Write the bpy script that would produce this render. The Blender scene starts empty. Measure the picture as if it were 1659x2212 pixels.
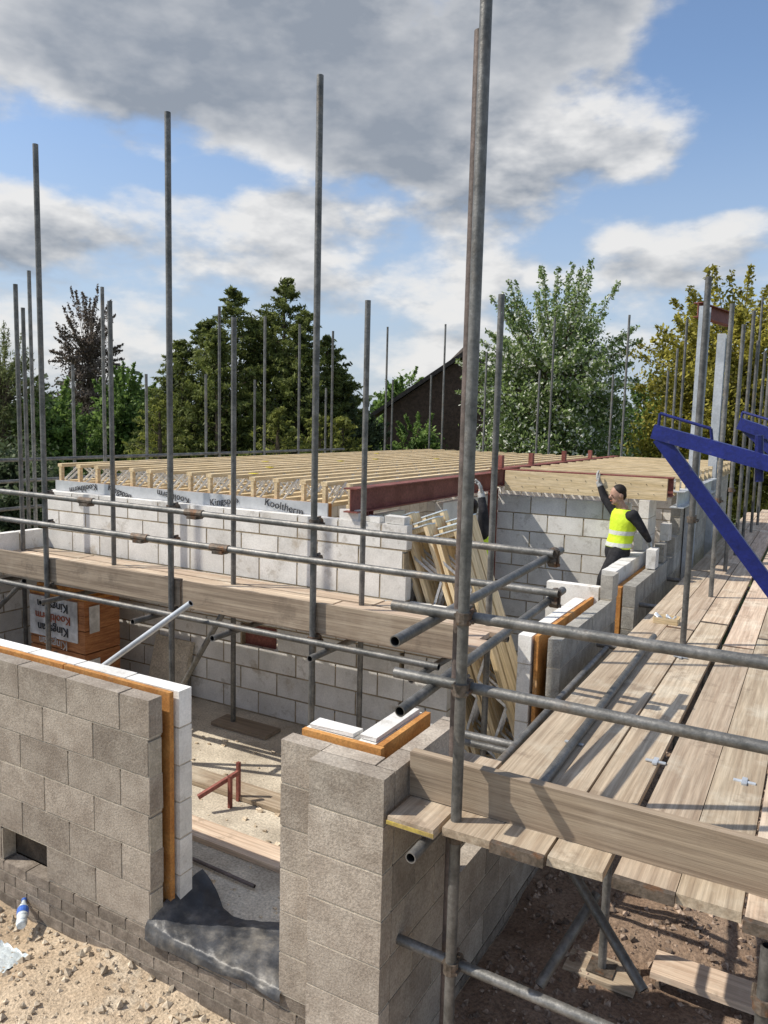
import bpy, math, random
import numpy as np
from mathutils import Vector, Matrix
random.seed(7); rng=np.random.default_rng(7)
S=bpy.context.scene; COL=S.collection
R=math.radians
FPX=1660.; HC=3.2
YAW,PITCH,ROLL=R(29.5),R(6.6),R(1.4)
M3=(Matrix.Rotation(YAW,3,'Z')@Matrix.Rotation(R(90)-PITCH,3,'X')@Matrix.Rotation(ROLL,3,'Z'))
FW=Vector((-math.sin(YAW),math.cos(YAW),0)); RT=Vector((math.cos(YAW),math.sin(YAW),0)); UP=Vector((0,0,1))
def on(px,py,x=None,y=None,z=None,F=None):
    d=M3@Vector(((px-829.5)/FPX,-(py-1106)/FPX,-1))
    if x is not None: t=x/d.x
    elif y is not None: t=y/d.y
    elif z is not None: t=(z-HC)/d.z
    else: t=F/d.dot(FW)
    return Vector((0,0,HC))+d*t
# ---------------------------------------------------------------- camera
cam=bpy.data.cameras.new('camera'); co=bpy.data.objects.new('camera',cam); COL.objects.link(co)
co.matrix_world=Matrix.Translation((0,0,HC))@M3.to_4x4()
cam.sensor_fit='HORIZONTAL'; cam.sensor_width=36; cam.lens=36*FPX/1659; cam.clip_end=2000; cam.clip_start=.05
S.camera=co
S.view_settings.view_transform='Standard'; S.view_settings.look='None'; S.view_settings.exposure=0
# ---------------------------------------------------------------- materials
def rgb(c): return (c[0],c[1],c[2],1)
class NT:
    def __init__(s,nt): s.n=nt.nodes; s.l=nt.links
    def node(s,t,**k):
        n=s.n.new(t)
        for a,b in k.items(): setattr(n,a,b)
        return n
    def put(s,sock,v):
        if isinstance(v,bpy.types.NodeSocket): s.l.new(v,sock)
        else: sock.default_value=v
    def math(s,op,a,b=0.,c=None,clamp=False):
        n=s.node('ShaderNodeMath',operation=op,use_clamp=clamp); s.put(n.inputs[0],a); s.put(n.inputs[1],b)
        if c is not None: s.put(n.inputs[2],c)
        return n.outputs[0]
    def mix(s,f,a,b,mode='MIX'):
        n=s.node('ShaderNodeMix',data_type='RGBA',blend_type=mode); s.put(n.inputs[0],f); s.put(n.inputs[6],a if isinstance(a,bpy.types.NodeSocket) else rgb(a)); s.put(n.inputs[7],b if isinstance(b,bpy.types.NodeSocket) else rgb(b)); return n.outputs[2]
    def noise(s,v,scale,detail=5,rough=.6,out=0):
        n=s.node('ShaderNodeTexNoise'); s.put(n.inputs['Vector'],v); n.inputs['Scale'].default_value=scale; n.inputs['Detail'].default_value=detail; n.inputs['Roughness'].default_value=rough; return n.outputs[out]
    def ramp(s,f,a,b,lo=0.,hi=1.):
        n=s.node('ShaderNodeMapRange',interpolation_type='SMOOTHSTEP'); s.put(n.inputs[0],f)
        n.inputs[1].default_value=a; n.inputs[2].default_value=b; n.inputs[3].default_value=lo; n.inputs[4].default_value=hi; return n.outputs[0]
def mat(name,c1,c2,scale=6,detail=6,rough=.85,metal=0.,bump=.3,bscale=60,stretch=(1,1,1),var=.35,objvar=.25,stain=None,stain_scale=1.5,stain_lo=.5,stain_hi=.65,stain_amt=.8,dist=.01,tint=None,spec=.3,fineamt=.5,dark=None):
    m=bpy.data.materials.new(name); m.use_nodes=True; t=NT(m.node_tree); b=m.node_tree.nodes['Principled BSDF']
    tc=t.node('ShaderNodeTexCoord'); oi=t.node('ShaderNodeObjectInfo'); at=t.node('ShaderNodeAttribute',attribute_name='var')
    off=t.node('ShaderNodeVectorMath',operation='SCALE'); comb=t.node('ShaderNodeCombineXYZ')
    for i in range(3): t.l.new(oi.outputs['Random'],comb.inputs[i])
    t.l.new(comb.outputs[0],off.inputs[0]); off.inputs['Scale'].default_value=37.7
    add=t.node('ShaderNodeVectorMath',operation='ADD'); t.l.new(tc.outputs['Object'],add.inputs[0]); t.l.new(off.outputs[0],add.inputs[1])
    mp=t.node('ShaderNodeMapping'); t.l.new(add.outputs[0],mp.inputs[0]); mp.inputs['Scale'].default_value=stretch
    comb2=t.node('ShaderNodeCombineXYZ')
    for i in range(3): t.l.new(at.outputs['Fac'],comb2.inputs[i])
    off2=t.node('ShaderNodeVectorMath',operation='SCALE'); t.l.new(comb2.outputs[0],off2.inputs[0]); off2.inputs['Scale'].default_value=21.3
    add2=t.node('ShaderNodeVectorMath',operation='ADD'); t.l.new(mp.outputs[0],add2.inputs[0]); t.l.new(off2.outputs[0],add2.inputs[1])
    v=add2.outputs[0]
    n1=t.noise(v,scale,detail); f=t.ramp(n1,.3,.7)
    c=t.mix(f,c1,c2)
    if tint: c=t.mix(t.math('MULTIPLY',oi.outputs['Random'],.8),c,t.mix(f,tint[0],tint[1]))
    if stain:
        n2=t.noise(add.outputs[0],stain_scale,6,.65); sf=t.ramp(n2,stain_lo,stain_hi,0,stain_amt); c=t.mix(sf,c,stain)
    if dark:
        n3=t.noise(add.outputs[0],dark[1],7,.7); c=t.mix(t.ramp(n3,.56,.66,0,.55),c,dark[0])
    fine=t.noise(v,bscale,4,.7)
    val=t.math('ADD',t.math('MULTIPLY_ADD',at.outputs['Fac'],var,1-var/2),t.math('MULTIPLY_ADD',oi.outputs['Random'],objvar,-objvar/2))
    val=t.math('MULTIPLY',val,t.math('MULTIPLY_ADD',t.ramp(fine,.25,.75),fineamt,1-fineamt/2))
    h=t.node('ShaderNodeHueSaturation'); t.l.new(val,h.inputs['Value']); t.l.new(c,h.inputs['Color'])
    t.l.new(h.outputs[0],b.inputs['Base Color'])
    b.inputs['Roughness'].default_value=rough; b.inputs['Metallic'].default_value=metal; b.inputs['Specular IOR Level'].default_value=spec
    if bump:
        bp=t.node('ShaderNodeBump'); bp.inputs['Strength'].default_value=bump; bp.inputs['Distance'].default_value=dist
        hh=t.math('ADD',fine,t.math('MULTIPLY',n1,.8)); t.l.new(hh,bp.inputs['Height']); t.l.new(bp.outputs[0],b.inputs['Normal'])
    return m
K={}
K['block']=mat('concrete_block',(.285,.24,.195),(.41,.36,.30),5,8,.95,0,.7,80,var=.40,stain=(.50,.45,.38),stain_scale=3,stain_amt=.4,dist=.007,fineamt=.5,dark=((.20,.165,.13),1.7))
K['block_dark']=mat('grey_concrete_block',(.29,.275,.245),(.44,.42,.375),9,8,.95,0,.8,95,var=.35,fineamt=.5)
K['mortar']=mat('mortar',(.42,.375,.30),(.55,.49,.40),12,5,.95,0,.6,90,var=.1)
K['mortar_tan']=mat('tan_mortar',(.24,.195,.13),(.42,.35,.25),7,5,.95,0,.5,90,var=.1)
K['aircrete']=mat('white_aircrete_block',(.64,.625,.59),(.79,.775,.74),4,6,.9,0,.25,70,var=.18,stain=(.42,.35,.26),stain_scale=2.2,stain_lo=.60,stain_hi=.72,stain_amt=.7,fineamt=.2,dark=((.42,.39,.34),5.5))
K['brick']=mat('grey_brick',(.15,.125,.10),(.27,.23,.19),14,5,.9,0,.5,90,var=.5)
K['mortar_dark']=mat('dark_mortar',(.26,.23,.18),(.38,.33,.27),12,5,.95,0,.5,90,var=.1)
K['hollow']=mat('dark_recess',(.05,.04,.03),(.10,.08,.06),12,5,.95,0,.5,90,var=.1)  # dark brown that paints the shade inside the vent opening
K['pir']=mat('orange_insulation',(.42,.18,.05),(.58,.29,.09),6,4,.85,0,.2,60,var=.2,dark=((.45,.33,.20),5))
K['foil']=mat('foil_facing',(.60,.61,.63),(.74,.75,.77),5,4,.4,.4,.1,30,var=.1,fineamt=.1)
K['slab']=mat('concrete_slab',(.36,.315,.25),(.58,.52,.42),2.2,9,.95,0,.4,60,stain=(.21,.175,.135),stain_scale=1.3,stain_lo=.50,stain_hi=.70,stain_amt=.6,fineamt=.7)
wc=dict(detail=7,rough=.9,bump=.5,bscale=12,var=.4,objvar=.34,tint=((.42,.30,.225),(.60,.465,.365)),stain=(.68,.62,.50),stain_scale=2.6,stain_lo=.50,stain_hi=.72,stain_amt=.6,dist=.004,fineamt=.42,dark=((.24,.18,.13),3.1))
K['board_x']=mat('weathered_board',(.36,.28,.195),(.58,.485,.355),4,stretch=(.22,7,7),**wc)
K['board_y']=mat('weathered_board_long',(.36,.28,.195),(.58,.485,.355),4,stretch=(7,.22,7),**wc)
K['toe_x']=mat('grey_brown_board',(.21,.16,.115),(.35,.28,.205),4,stretch=(.2,6,8),detail=8,rough=.85,bump=.5,bscale=10,var=.2,objvar=.2,dist=.005,fineamt=.4,stain=(.42,.35,.27),stain_scale=2.5,stain_lo=.5,stain_hi=.75,stain_amt=.5,dark=((.15,.115,.085),2.4))
K['timber_y']=mat('pale_timber_long',(.60,.46,.26),(.78,.63,.41),5,stretch=(6,.4,6),bump=.2,bscale=15,var=.2,objvar=.2)
K['timber_x']=mat('pale_timber',(.60,.46,.26),(.78,.63,.41),5,stretch=(.4,6,6),bump=.2,bscale=15,var=.2,objvar=.2)
K['galv']=mat('galvanised_tube',(.105,.105,.10),(.215,.21,.20),9,6,.5,.45,.25,50,var=.2,objvar=.4,stain=(.20,.165,.13),stain_scale=4,stain_lo=.55,stain_hi=.7,stain_amt=.6,spec=.5)
K['galv_light']=mat('bright_galvanised_steel',(.42,.45,.48),(.58,.61,.64),5,5,.45,.4,.1,30,var=.2,fineamt=.2)
K['iron']=mat('coupler_iron',(.09,.075,.06),(.20,.165,.135),20,5,.6,.5,.4,60,var=.3,stain=(.20,.10,.05),stain_scale=12)
K['redtube']=mat('brownish_steel_tube',(.115,.095,.085),(.19,.15,.135),9,5,.6,.3,.2,50)
K['tube_shade']=mat('tube_inside_shade',(.02,.02,.02),(.03,.03,.03),5,3,.9,0,0)  # shade of the tube bore put into a near-black lining and cap
K['oxide']=mat('red_oxide_steel',(.17,.05,.04),(.26,.095,.075),5,5,.6,0,.15,40,var=.2)
K['web']=mat('zinc_web',(.55,.58,.62),(.75,.78,.82),8,4,.35,.5,0)
K['plate']=mat('pale_end_plate',(.62,.70,.74),(.80,.85,.88),8,4,.4,.1,0)
K['blue']=mat('blue_paint',(.005,.010,.10),(.010,.018,.165),6,5,.42,0,.15,60,var=.1,stain=(.10,.10,.14),stain_scale=9,stain_lo=.60,stain_hi=.70,stain_amt=.6,spec=.5)
K['dpc']=mat('black_membrane',(.025,.027,.031),(.075,.078,.085),5,6,.45,0,.4,12,stain=(.34,.31,.26),stain_scale=4,stain_lo=.46,stain_hi=.74,stain_amt=.7,spec=.5,dist=.015)
K['earth']=mat('sandy_ground',(.40,.30,.20),(.58,.47,.34),1.6,10,.98,0,.9,60,stain=(.64,.56,.44),stain_scale=3.5,stain_lo=.55,stain_hi=.7,stain_amt=.6,dist=.015,fineamt=.8)
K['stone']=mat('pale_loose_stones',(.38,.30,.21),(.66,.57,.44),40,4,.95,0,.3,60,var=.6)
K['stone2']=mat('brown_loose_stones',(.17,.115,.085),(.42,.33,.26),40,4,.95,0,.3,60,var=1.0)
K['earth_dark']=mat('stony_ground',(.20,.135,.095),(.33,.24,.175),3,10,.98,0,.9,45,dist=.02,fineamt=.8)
K['grass']=mat('grass_ground',(.05,.07,.02),(.09,.11,.035),3,6,.95,0,.3,40)
K['black']=mat('black_cloth',(.014,.014,.017),(.035,.035,.04),12,4,.85,0,.3,60)
K['skin']=mat('skin',(.46,.27,.19),(.56,.35,.26),12,3,.55,0,0)
K['hair']=mat('dark_hair',(.012,.008,.006),(.03,.02,.015),30,4,.6,0,.4,80)
K['boot']=mat('boot_leather',(.03,.022,.018),(.05,.04,.03),30,4,.6,0,.4,80)
K['glove']=mat('grey_glove',(.35,.35,.34),(.60,.60,.58),30,4,.8,0,.2,80)
K['paper']=mat('white_wrap',(.40,.39,.38),(.66,.66,.66),5,4,.25,0,.8,7,spec=.6)
K['ink']=mat('black_ink',(.03,.03,.035),(.05,.05,.055),5,3,.6,0,0)
K['inkred']=mat('red_ink',(.36,.10,.05),(.42,.12,.06),5,3,.6,0,0)
K['pack']=mat('brown_pack_edge',(.26,.10,.04),(.42,.19,.08),5,4,.7,0,.3,30,stretch=(1,1,9),var=.3)
K['clear']=mat('clear_plastic',(.50,.56,.58),(.62,.68,.70),5,3,.15,0,0,spec=.7)
K['cap']=mat('blue_label',(.05,.12,.4),(.06,.15,.5),5,3,.4,0,0)
K['housebrick']=mat('brown_brick_wall',(.06,.04,.028),(.11,.07,.05),9,6,.9,0,.4,30,var=.2)
K['tile']=mat('dark_roof_tile',(.05,.04,.035),(.10,.08,.065),9,6,.85,0,.4,30)
K['bark']=mat('bark',(.06,.045,.03),(.14,.11,.08),9,6,.95,0,.5,40)
K['yellowpaint']=mat('yellow_board_paint',(.34,.25,.09),(.55,.43,.08),14,4,.8,0,.1,40)
K['yellowtag']=mat('yellow_tag',(.7,.6,.05),(.8,.7,.08),8,4,.7,0,.0,40)
def vest_mat():
    m=bpy.data.materials.new('hi_vis_vest'); m.use_nodes=True; t=NT(m.node_tree); b=m.node_tree.nodes['Principled BSDF']
    tc=t.node('ShaderNodeTexCoord'); sp=t.node('ShaderNodeSeparateXYZ'); t.l.new(tc.outputs['Object'],sp.inputs[0])
    z=sp.outputs[2]
    def band(c,w): return t.math('LESS_THAN',t.math('ABSOLUTE',t.math('SUBTRACT',z,c)),w)
    f=t.math('MAXIMUM',band(.99,.024),band(1.13,.024))
    c=t.mix(f,(.60,.78,.03),(.60,.62,.58)); t.l.new(c,b.inputs['Base Color']); b.inputs['Roughness'].default_value=.7
    n=t.noise(tc.outputs['Object'],9,4); bp=t.node('ShaderNodeBump'); bp.inputs['Distance'].default_value=.03; bp.inputs['Strength'].default_value=.6; t.l.new(n,bp.inputs['Height']); t.l.new(bp.outputs[0],b.inputs['Normal'])
    return m
K['vest']=vest_mat()
def leafmat(name,a,b_,c3=None,c3lo=.8):
    m=bpy.data.materials.new(name); m.use_nodes=True; t=NT(m.node_tree); b=m.node_tree.nodes['Principled BSDF']
    at=t.node('ShaderNodeAttribute',attribute_name='var'); f=at.outputs['Fac']
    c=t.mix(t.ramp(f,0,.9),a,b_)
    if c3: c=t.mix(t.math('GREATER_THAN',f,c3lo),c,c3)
    t.l.new(c,b.inputs['Base Color']); b.inputs['Roughness'].default_value=.6; b.inputs['Specular IOR Level'].default_value=.25
    tr=t.node('ShaderNodeBsdfTranslucent'); t.l.new(c,tr.inputs[0]); mx=t.node('ShaderNodeMixShader'); mx.inputs[0].default_value=.38
    t.l.new(b.outputs[0],mx.inputs[1]); t.l.new(tr.outputs[0],mx.inputs[2]); t.l.new(mx.outputs[0],m.node_tree.nodes['Material Output'].inputs[0])
    return m
# ---------------------------------------------------------------- mesh helpers
def tag(o,label=None,cat=None,group=None,kind=None):
    if label: o['label']=label
    if cat: o['category']=cat
    if group: o['group']=group
    if kind: o['kind']=kind
    return o
class MB:
    def __init__(s): s.v=[];s.f=[];s.m=[];s.c=[]
    def add(s,vs,fs,mi=0,col=None):
        n=len(s.v); s.v+= [tuple(p) for p in vs]
        c=random.random() if col is None else col
        for f in fs: s.f.append([i+n for i in f]); s.m.append(mi); s.c.append(c)
        return s
    def box(s,lo,hi,mi=0,col=None,jit=0.,mtx=None):
        x0,y0,z0=lo;x1,y1,z1=hi
        P=[(x0,y0,z0),(x1,y0,z0),(x1,y1,z0),(x0,y1,z0),(x0,y0,z1),(x1,y0,z1),(x1,y1,z1),(x0,y1,z1)]
        if jit: P=[tuple(q+random.uniform(-jit,jit) for q in p) for p in P]
        if mtx: P=[mtx@Vector(p) for p in P]
        s.add(P,[(0,3,2,1),(4,5,6,7),(0,1,5,4),(1,2,6,5),(2,3,7,6),(3,0,4,7)],mi,col); return s
    def tube(s,p0,p1,r,n=14,mi=0,hollow=False,hm=1,r1=None,col=.5):
        p0=Vector(p0);p1=Vector(p1);a=(p1-p0).normalized(); r1=r if r1 is None else r1
        u=a.orthogonal().normalized();w=a.cross(u)
        ring=lambda c,rr:[c+u*(rr*math.cos(2*math.pi*i/n))+w*(rr*math.sin(2*math.pi*i/n)) for i in range(n)]
        V=ring(p0,r)+ring(p1,r1); Fs=[(i,(i+1)%n,n+(i+1)%n,n+i) for i in range(n)]
        if not hollow:
            Fs+=[tuple(reversed(range(n))),tuple(range(n,2*n))]; s.add(V,Fs,mi,col); return s
        s.add(V,Fs,mi,col)
        for c,rr,sg in ((p0,r,1),(p1,r1,-1)):
            V=ring(c,rr)+ring(c,rr*.8)+ring(c+a*(.07*sg),rr*.8)
            Fs=[(i,(i+1)%n,n+(i+1)%n,n+i)[::-sg] for i in range(n)]; s.add(V,Fs,mi,col)
            Fs=[(n+i,n+(i+1)%n,2*n+(i+1)%n,2*n+i)[::-sg] for i in range(n)]+[tuple(range(2*n,3*n))[::sg]]; s.add(V,Fs,hm,col)
        return s
    def path(s,pts,r,n=10,mi=0):
        for a,b in zip(pts[:-1],pts[1:]): s.tube(a,b,r,n,mi)
        return s
    def ell(s,c,ax,n=12,m=8):
        V=[c-ax[2]]; 
        for j in range(1,m):
            ph=math.pi*j/m-math.pi/2
            for i in range(n):
                th=2*math.pi*i/n; V.append(c+ax[0]*(math.cos(ph)*math.cos(th))+ax[1]*(math.cos(ph)*math.sin(th))+ax[2]*math.sin(ph))
        V.append(c+ax[2]); Fs=[(0,1+(i+1)%n,1+i) for i in range(n)]
        for j in range(m-2): Fs+=[(1+j*n+i,1+j*n+(i+1)%n,1+(j+1)*n+(i+1)%n,1+(j+1)*n+i) for i in range(n)]
        b=1+(m-2)*n; Fs+=[(b+i,b+(i+1)%n,len(V)-1) for i in range(n)]; return s.add(V,Fs,0,.5)
    def cap(s,a,b,ra,rb,n=12):
        a=Vector(a);b=Vector(b); s.tube(a,b,ra,n,r1=rb)
        for c,r in ((a,ra),(b,rb)): s.ell(c,(Vector((r*1.01,0,0)),Vector((0,r*1.01,0)),Vector((0,0,r*1.01))),n,8)
        return s
    def loft(s,rings,n=16):
        V=[];
        for (c,sv,fv) in rings: V+=[c+sv*math.cos(2*math.pi*i/n)+fv*math.sin(2*math.pi*i/n) for i in range(n)]
        k=len(rings); Fs=[(j*n+i,j*n+(i+1)%n,(j+1)*n+(i+1)%n,(j+1)*n+i) for j in range(k-1) for i in range(n)]+[tuple(reversed(range(n))),tuple(range((k-1)*n,k*n))]
        return s.add(V,Fs,0,.5)
    def build(s,name,mats,parent=None,smooth=False,origin=None):
        V=np.array([tuple(p) for p in s.v],dtype=float)
        if parent is not None: o3=np.array(parent.location)
        elif origin is not None: o3=np.array(origin)
        else:
            lo=V.min(0);hi=V.max(0); o3=np.array([(lo[0]+hi[0])/2,(lo[1]+hi[1])/2,lo[2]])
        me=bpy.data.meshes.new(name); me.from_pydata((V-o3).tolist(),[],s.f)
        if not isinstance(mats,(list,tuple)): mats=[mats]
        for m in mats: me.materials.append(m)
        me.polygons.foreach_set('material_index',s.m)
        a=me.attributes.new('var','FLOAT','FACE'); a.data.foreach_set('value',s.c)
        if smooth: me.polygons.foreach_set('use_smooth',[len(f)==4 for f in s.f])
        o=bpy.data.objects.new(name,me); COL.objects.link(o)
        if parent is not None: o.parent=parent
        else: o.location=o3
        return o
def empty(name,loc,label,cat,group=None):
    o=bpy.data.objects.new(name,None); COL.objects.link(o); o.location=loc; o.empty_display_size=.1; return tag(o,label,cat,group)
def dup(root,loc,label,mtx=None):
    r=root.copy(); COL.objects.link(r); r.location=loc; r['label']=label
    if mtx is not None: r.rotation_euler=mtx
    for ch in list(root.children):
        c=ch.copy(); COL.objects.link(c); c.parent=r
    return r
ORD=['first','second','third','fourth','fifth','sixth','seventh','eighth','ninth','tenth','eleventh','twelfth','thirteenth','fourteenth','fifteenth','sixteenth','seventeenth','eighteenth','nineteenth','twentieth']
def leaf(mb,axis,a0,a1,b0,b1,z0,n,L=.438,h=.213,j=.012,skip=None,off=0.,jit=.0015,mi=0,mm=1,ins=.0038,bond=True,sh=0.):
    for k in range(n):
        z=z0+k*(h+j); a=a0-sh-((L+j)/2 if bond and (k%2)^int(off) else 0)
        while a<a1-.02:
            s0=max(a,a0); s1=min(a+L,a1); 
            if s1-s0>.03 and not (skip and skip((a+L/2),k)):
                c=random.random(); e1=min(s1+j+.002,a1-.003)
                if axis=='x':
                    mb.box((s0,b0,z+j),(s1,b1,z+j+h),mi,c,jit); mb.box((s0+.003,b0+ins,z-.001),(e1,b1-ins,z+h-.004),mm,c)
                else:
                    mb.box((b0,s0,z+j),(b1,s1,z+j+h),mi,c,jit); mb.box((b0+ins,s0+.003,z-.001),(b1-ins,e1,z+h-.004),mm,c)
            a+=L+j
# ---------------------------------------------------------------- sun + world
SUN=Vector((-.80,-.44,1.0)).normalized()
sl=bpy.data.lights.new('sun','SUN'); sl.energy=4.8; sl.angle=R(.5); sl.color=(1,.93,.82)
so=bpy.data.objects.new('sun',sl); COL.objects.link(so); so.location=(-20,-10,30); so.rotation_euler=SUN.to_track_quat('Z','Y').to_euler()
w=bpy.data.worlds.new('World'); S.world=w; w.use_nodes=True; t=NT(w.node_tree); bg=w.node_tree.nodes['Background']
try: w.cycles.sampling_method='MANUAL'; w.cycles.sample_map_resolution=256
except Exception as e: print(e)
sky=t.node('ShaderNodeTexSky',sky_type='NISHITA'); sky.sun_disc=False; sky.sun_elevation=math.asin(SUN.z); sky.sun_rotation=math.atan2(SUN.x,SUN.y); sky.air_density=1.0; sky.dust_density=.8; sky.ozone_density=1.0
tc=t.node('ShaderNodeTexCoord'); vr=t.node('ShaderNodeVectorRotate',rotation_type='Z_AXIS'); t.l.new(tc.outputs['Generated'],vr.inputs[0]); vr.inputs['Angle'].default_value=-YAW
sp=t.node('ShaderNodeSeparateXYZ'); t.l.new(vr.outputs[0],sp.inputs[0])
u=t.math('ARCTAN2',sp.outputs[0],sp.outputs[1]); hyp=t.math('SQRT',t.math('ADD',t.math('MULTIPLY',sp.outputs[0],sp.outputs[0]),t.math('MULTIPLY',sp.outputs[1],sp.outputs[1])))
el=t.math('ARCTAN2',sp.outputs[2],hyp)
cb0=t.node('ShaderNodeCombineXYZ'); t.put(cb0.inputs[0],u); t.put(cb0.inputs[1],t.math('MULTIPLY',el,1.6)); cb0.inputs[2].default_value=1.3
wn=t.node('ShaderNodeTexNoise'); t.l.new(cb0.outputs[0],wn.inputs['Vector']); wn.inputs['Scale'].default_value=5.5; wn.inputs['Detail'].default_value=4
ws=t.node('ShaderNodeSeparateColor'); t.l.new(wn.outputs['Color'],ws.inputs[0])
uw=t.math('ADD',u,t.math('MULTIPLY_ADD',ws.outputs[0],.20,-.10)); ew=t.math('ADD',el,t.math('MULTIPLY_ADD',ws.outputs[1],.12,-.06))
big=[(430,90,560,170,.38),(1090,70,320,130,.32),(820,300,220,100,.32),(330,215,220,60,.22)]
mid=[(640,500,200,60,.19),(960,500,210,80,.20),(1260,350,150,65,.22),(1000,620,520,60,.13),
 (120,530,220,55,.19),(370,440,95,45,.20),(1560,510,200,50,.22),(300,640,420,70,.12),(1450,610,300,60,.13),(1640,230,60,50,.12),(830,770,900,60,.08),
 (1570,180,190,230,-.36),(170,400,230,50,-.18),(1500,430,180,45,-.20),(540,400,140,40,-.16),(1130,260,130,40,-.08),(780,420,120,40,-.10),(1200,520,120,40,-.05)]
def gsum(L):
    tot=0.
    for (px,py,rx,ry,wt) in L:
        ui=math.atan((px-829)/FPX); vi=math.atan((914+.0244*(px-829)-py)/FPX*math.cos(ui))
        a=t.math('DIVIDE',t.math('SUBTRACT',uw,ui),rx/FPX); b=t.math('DIVIDE',t.math('SUBTRACT',ew,vi),ry/FPX)
        g=t.math('EXPONENT',t.math('MULTIPLY',t.math('ADD',t.math('MULTIPLY',a,a),t.math('MULTIPLY',b,b)),-1.))
        tot=t.math('MULTIPLY_ADD',g,wt,tot)
    return tot
GB=gsum(big); GM=gsum(mid)
def cn(du,dv,sc,dt,rg=.55):
    cb=t.node('ShaderNodeCombineXYZ'); t.put(cb.inputs[0],t.math('ADD',u,du)); t.put(cb.inputs[1],t.math('MULTIPLY',t.math('ADD',el,dv),2.0)); cb.inputs[2].default_value=3.7
    return t.noise(cb.outputs[0],sc,dt,rg)
N1=cn(0,0,5.2,8); N2=cn(-.013,.028,5.2,5)
D=t.math('ADD',t.math('ADD',t.math('MULTIPLY_ADD',N1,1.3,-.15),GB),GM)
alpha=t.ramp(D,.44,.70)
big_=t.ramp(GB,.05,.36)
kk=t.math('MULTIPLY_ADD',big_,-3.0,4.6)
lit=t.math('MULTIPLY_ADD',t.math('SUBTRACT',N1,N2),kk,.74)
lit=t.math('SUBTRACT',lit,t.math('MULTIPLY',big_,t.ramp(D,.58,.88,.10,.50)))
lit=t.math('SUBTRACT',lit,t.ramp(D,.64,.88,0.,.22),clamp=True)
cl=t.mix(lit,(2.7,3.0,3.45),(7.8,7.7,7.55))
skc=t.mix(1.,sky.outputs[0],(1.38,1.44,1.52),'MULTIPLY')
hz=t.ramp(el,0.,.42,.82,0.)
skc=t.mix(hz,skc,(4.1,4.85,6.0))
fin=t.mix(t.math('MULTIPLY',alpha,.93),skc,cl); t.l.new(fin,bg.inputs[0]); bg.inputs[1].default_value=.11
# ---------------------------------------------------------------- ground
me=MB(); nx,ny=150,110; xs=np.linspace(-9,6,nx); ys=np.linspace(-2,12,ny)
def gz(x,y): return .03*math.sin(x*2.1+y*.7)+.02*math.sin(x*5.3-y*4.1)+.015*math.sin(x*11+y*9)
V=[(x,y,gz(x,y)+random.uniform(-.008,.008) if .5<ix<nx-1 and 0<iy<ny-1 else -.09) for iy,y in enumerate(ys) for ix,x in enumerate(xs)]
for iy in range(ny-1):
    for ix in range(nx-1):
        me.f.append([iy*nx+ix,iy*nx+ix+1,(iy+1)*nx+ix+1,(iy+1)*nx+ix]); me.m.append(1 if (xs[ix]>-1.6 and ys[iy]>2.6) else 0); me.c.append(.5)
me.v=V
g=me.build('ground',[K['earth'],K['earth_dark']],smooth=True,origin=(0,0,0)); tag(g,kind='structure')
m=MB().box((-900,-900,-.5),(900,900,-.08),0,.5); tag(m.build('terrain',K['grass'],origin=(0,0,0)),kind='structure')
def stones(name,n,region,smin,smax,lab,mt,pw=3):
    mb=MB()
    for i in range(n):
        x=random.uniform(region[0],region[1]); y=random.uniform(region[2],region[3]); s=smin+(smax-smin)*random.random()**pw
        Q=Matrix.Rotation(random.random()*6,3,'Z')@Matrix.Rotation(random.random()*6,3,'X')
        P=[Q@Vector((a*s*random.uniform(.6,1.1),b*s*random.uniform(.6,1.1),c*s*random.uniform(.4,.9))) for a,b,c in ((1,0,0),(-1,0,0),(0,1,0),(0,-1,0),(0,0,1),(0,0,-1))]
        mb.add([p+Vector((x,y,gz(x,y)+s*.15)) for p in P],[(0,2,4),(2,1,4),(1,3,4),(3,0,4),(2,0,5),(1,2,5),(3,1,5),(0,3,5)])
    o=mb.build(name,mt,origin=(0,0,0)); tag(o,lab,'stones',kind='stuff')
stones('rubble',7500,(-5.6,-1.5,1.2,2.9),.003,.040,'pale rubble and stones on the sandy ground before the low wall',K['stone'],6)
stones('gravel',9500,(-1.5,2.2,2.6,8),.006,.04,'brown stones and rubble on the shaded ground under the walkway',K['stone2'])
slab=MB().box((-7.8,3.24,-.1),(-1.9,15.8,.30),0,.5); tag(slab.build('floor_slab',K['slab'],origin=(0,0,0)),kind='structure')
# ---------------------------------------------------------------- block walls
def wall(name,label,loc,group=None): return empty(name,loc,label,'wall',group)
W=wall('block_wall','low grey block cavity wall at bottom left with white inner leaf',(-5.5,3.0,0))
mb=MB(); leaf(mb,'x',-7.61,-3.11,2.92,3.02,.30,6,skip=lambda a,k:k==0 and -4.42<a<-4.05); mb.build('outer_leaf',[K['block'],K['mortar']],W)
MB().box((-4.75,3.024,.30),(-3.8,3.034,.56),0,.2).build('vent_shade_sheet',K['hollow'],W)  # dark sheet added behind the missing block, its colour stands for the shade
mb=MB(); leaf(mb,'x',-7.6,-2.19,2.915,3.018,-.09,5,L=.215,h=.066,j=.011); mb.build('brick_plinth',[K['brick'],K['mortar_dark']],W)
mb=MB(); 
for a in np.arange(-7.6,-3.2,1.2): mb.box((a,3.065,.32),(min(a+1.19,-3.10),3.100,1.65+random.uniform(0,.015)),0,None,.003)
mb.build('insulation_board',K['pir'],W)
mb=MB(); leaf(mb,'x',-7.56,-3.08,3.12,3.22,.30,6,off=1,jit=.002); mb.build('inner_leaf',[K['aircrete'],K['mortar']],W)
W=wall('block_pier','grey block corner pier with orange insulation showing on top beside doorway',(-1.8,3.1,0))
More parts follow.
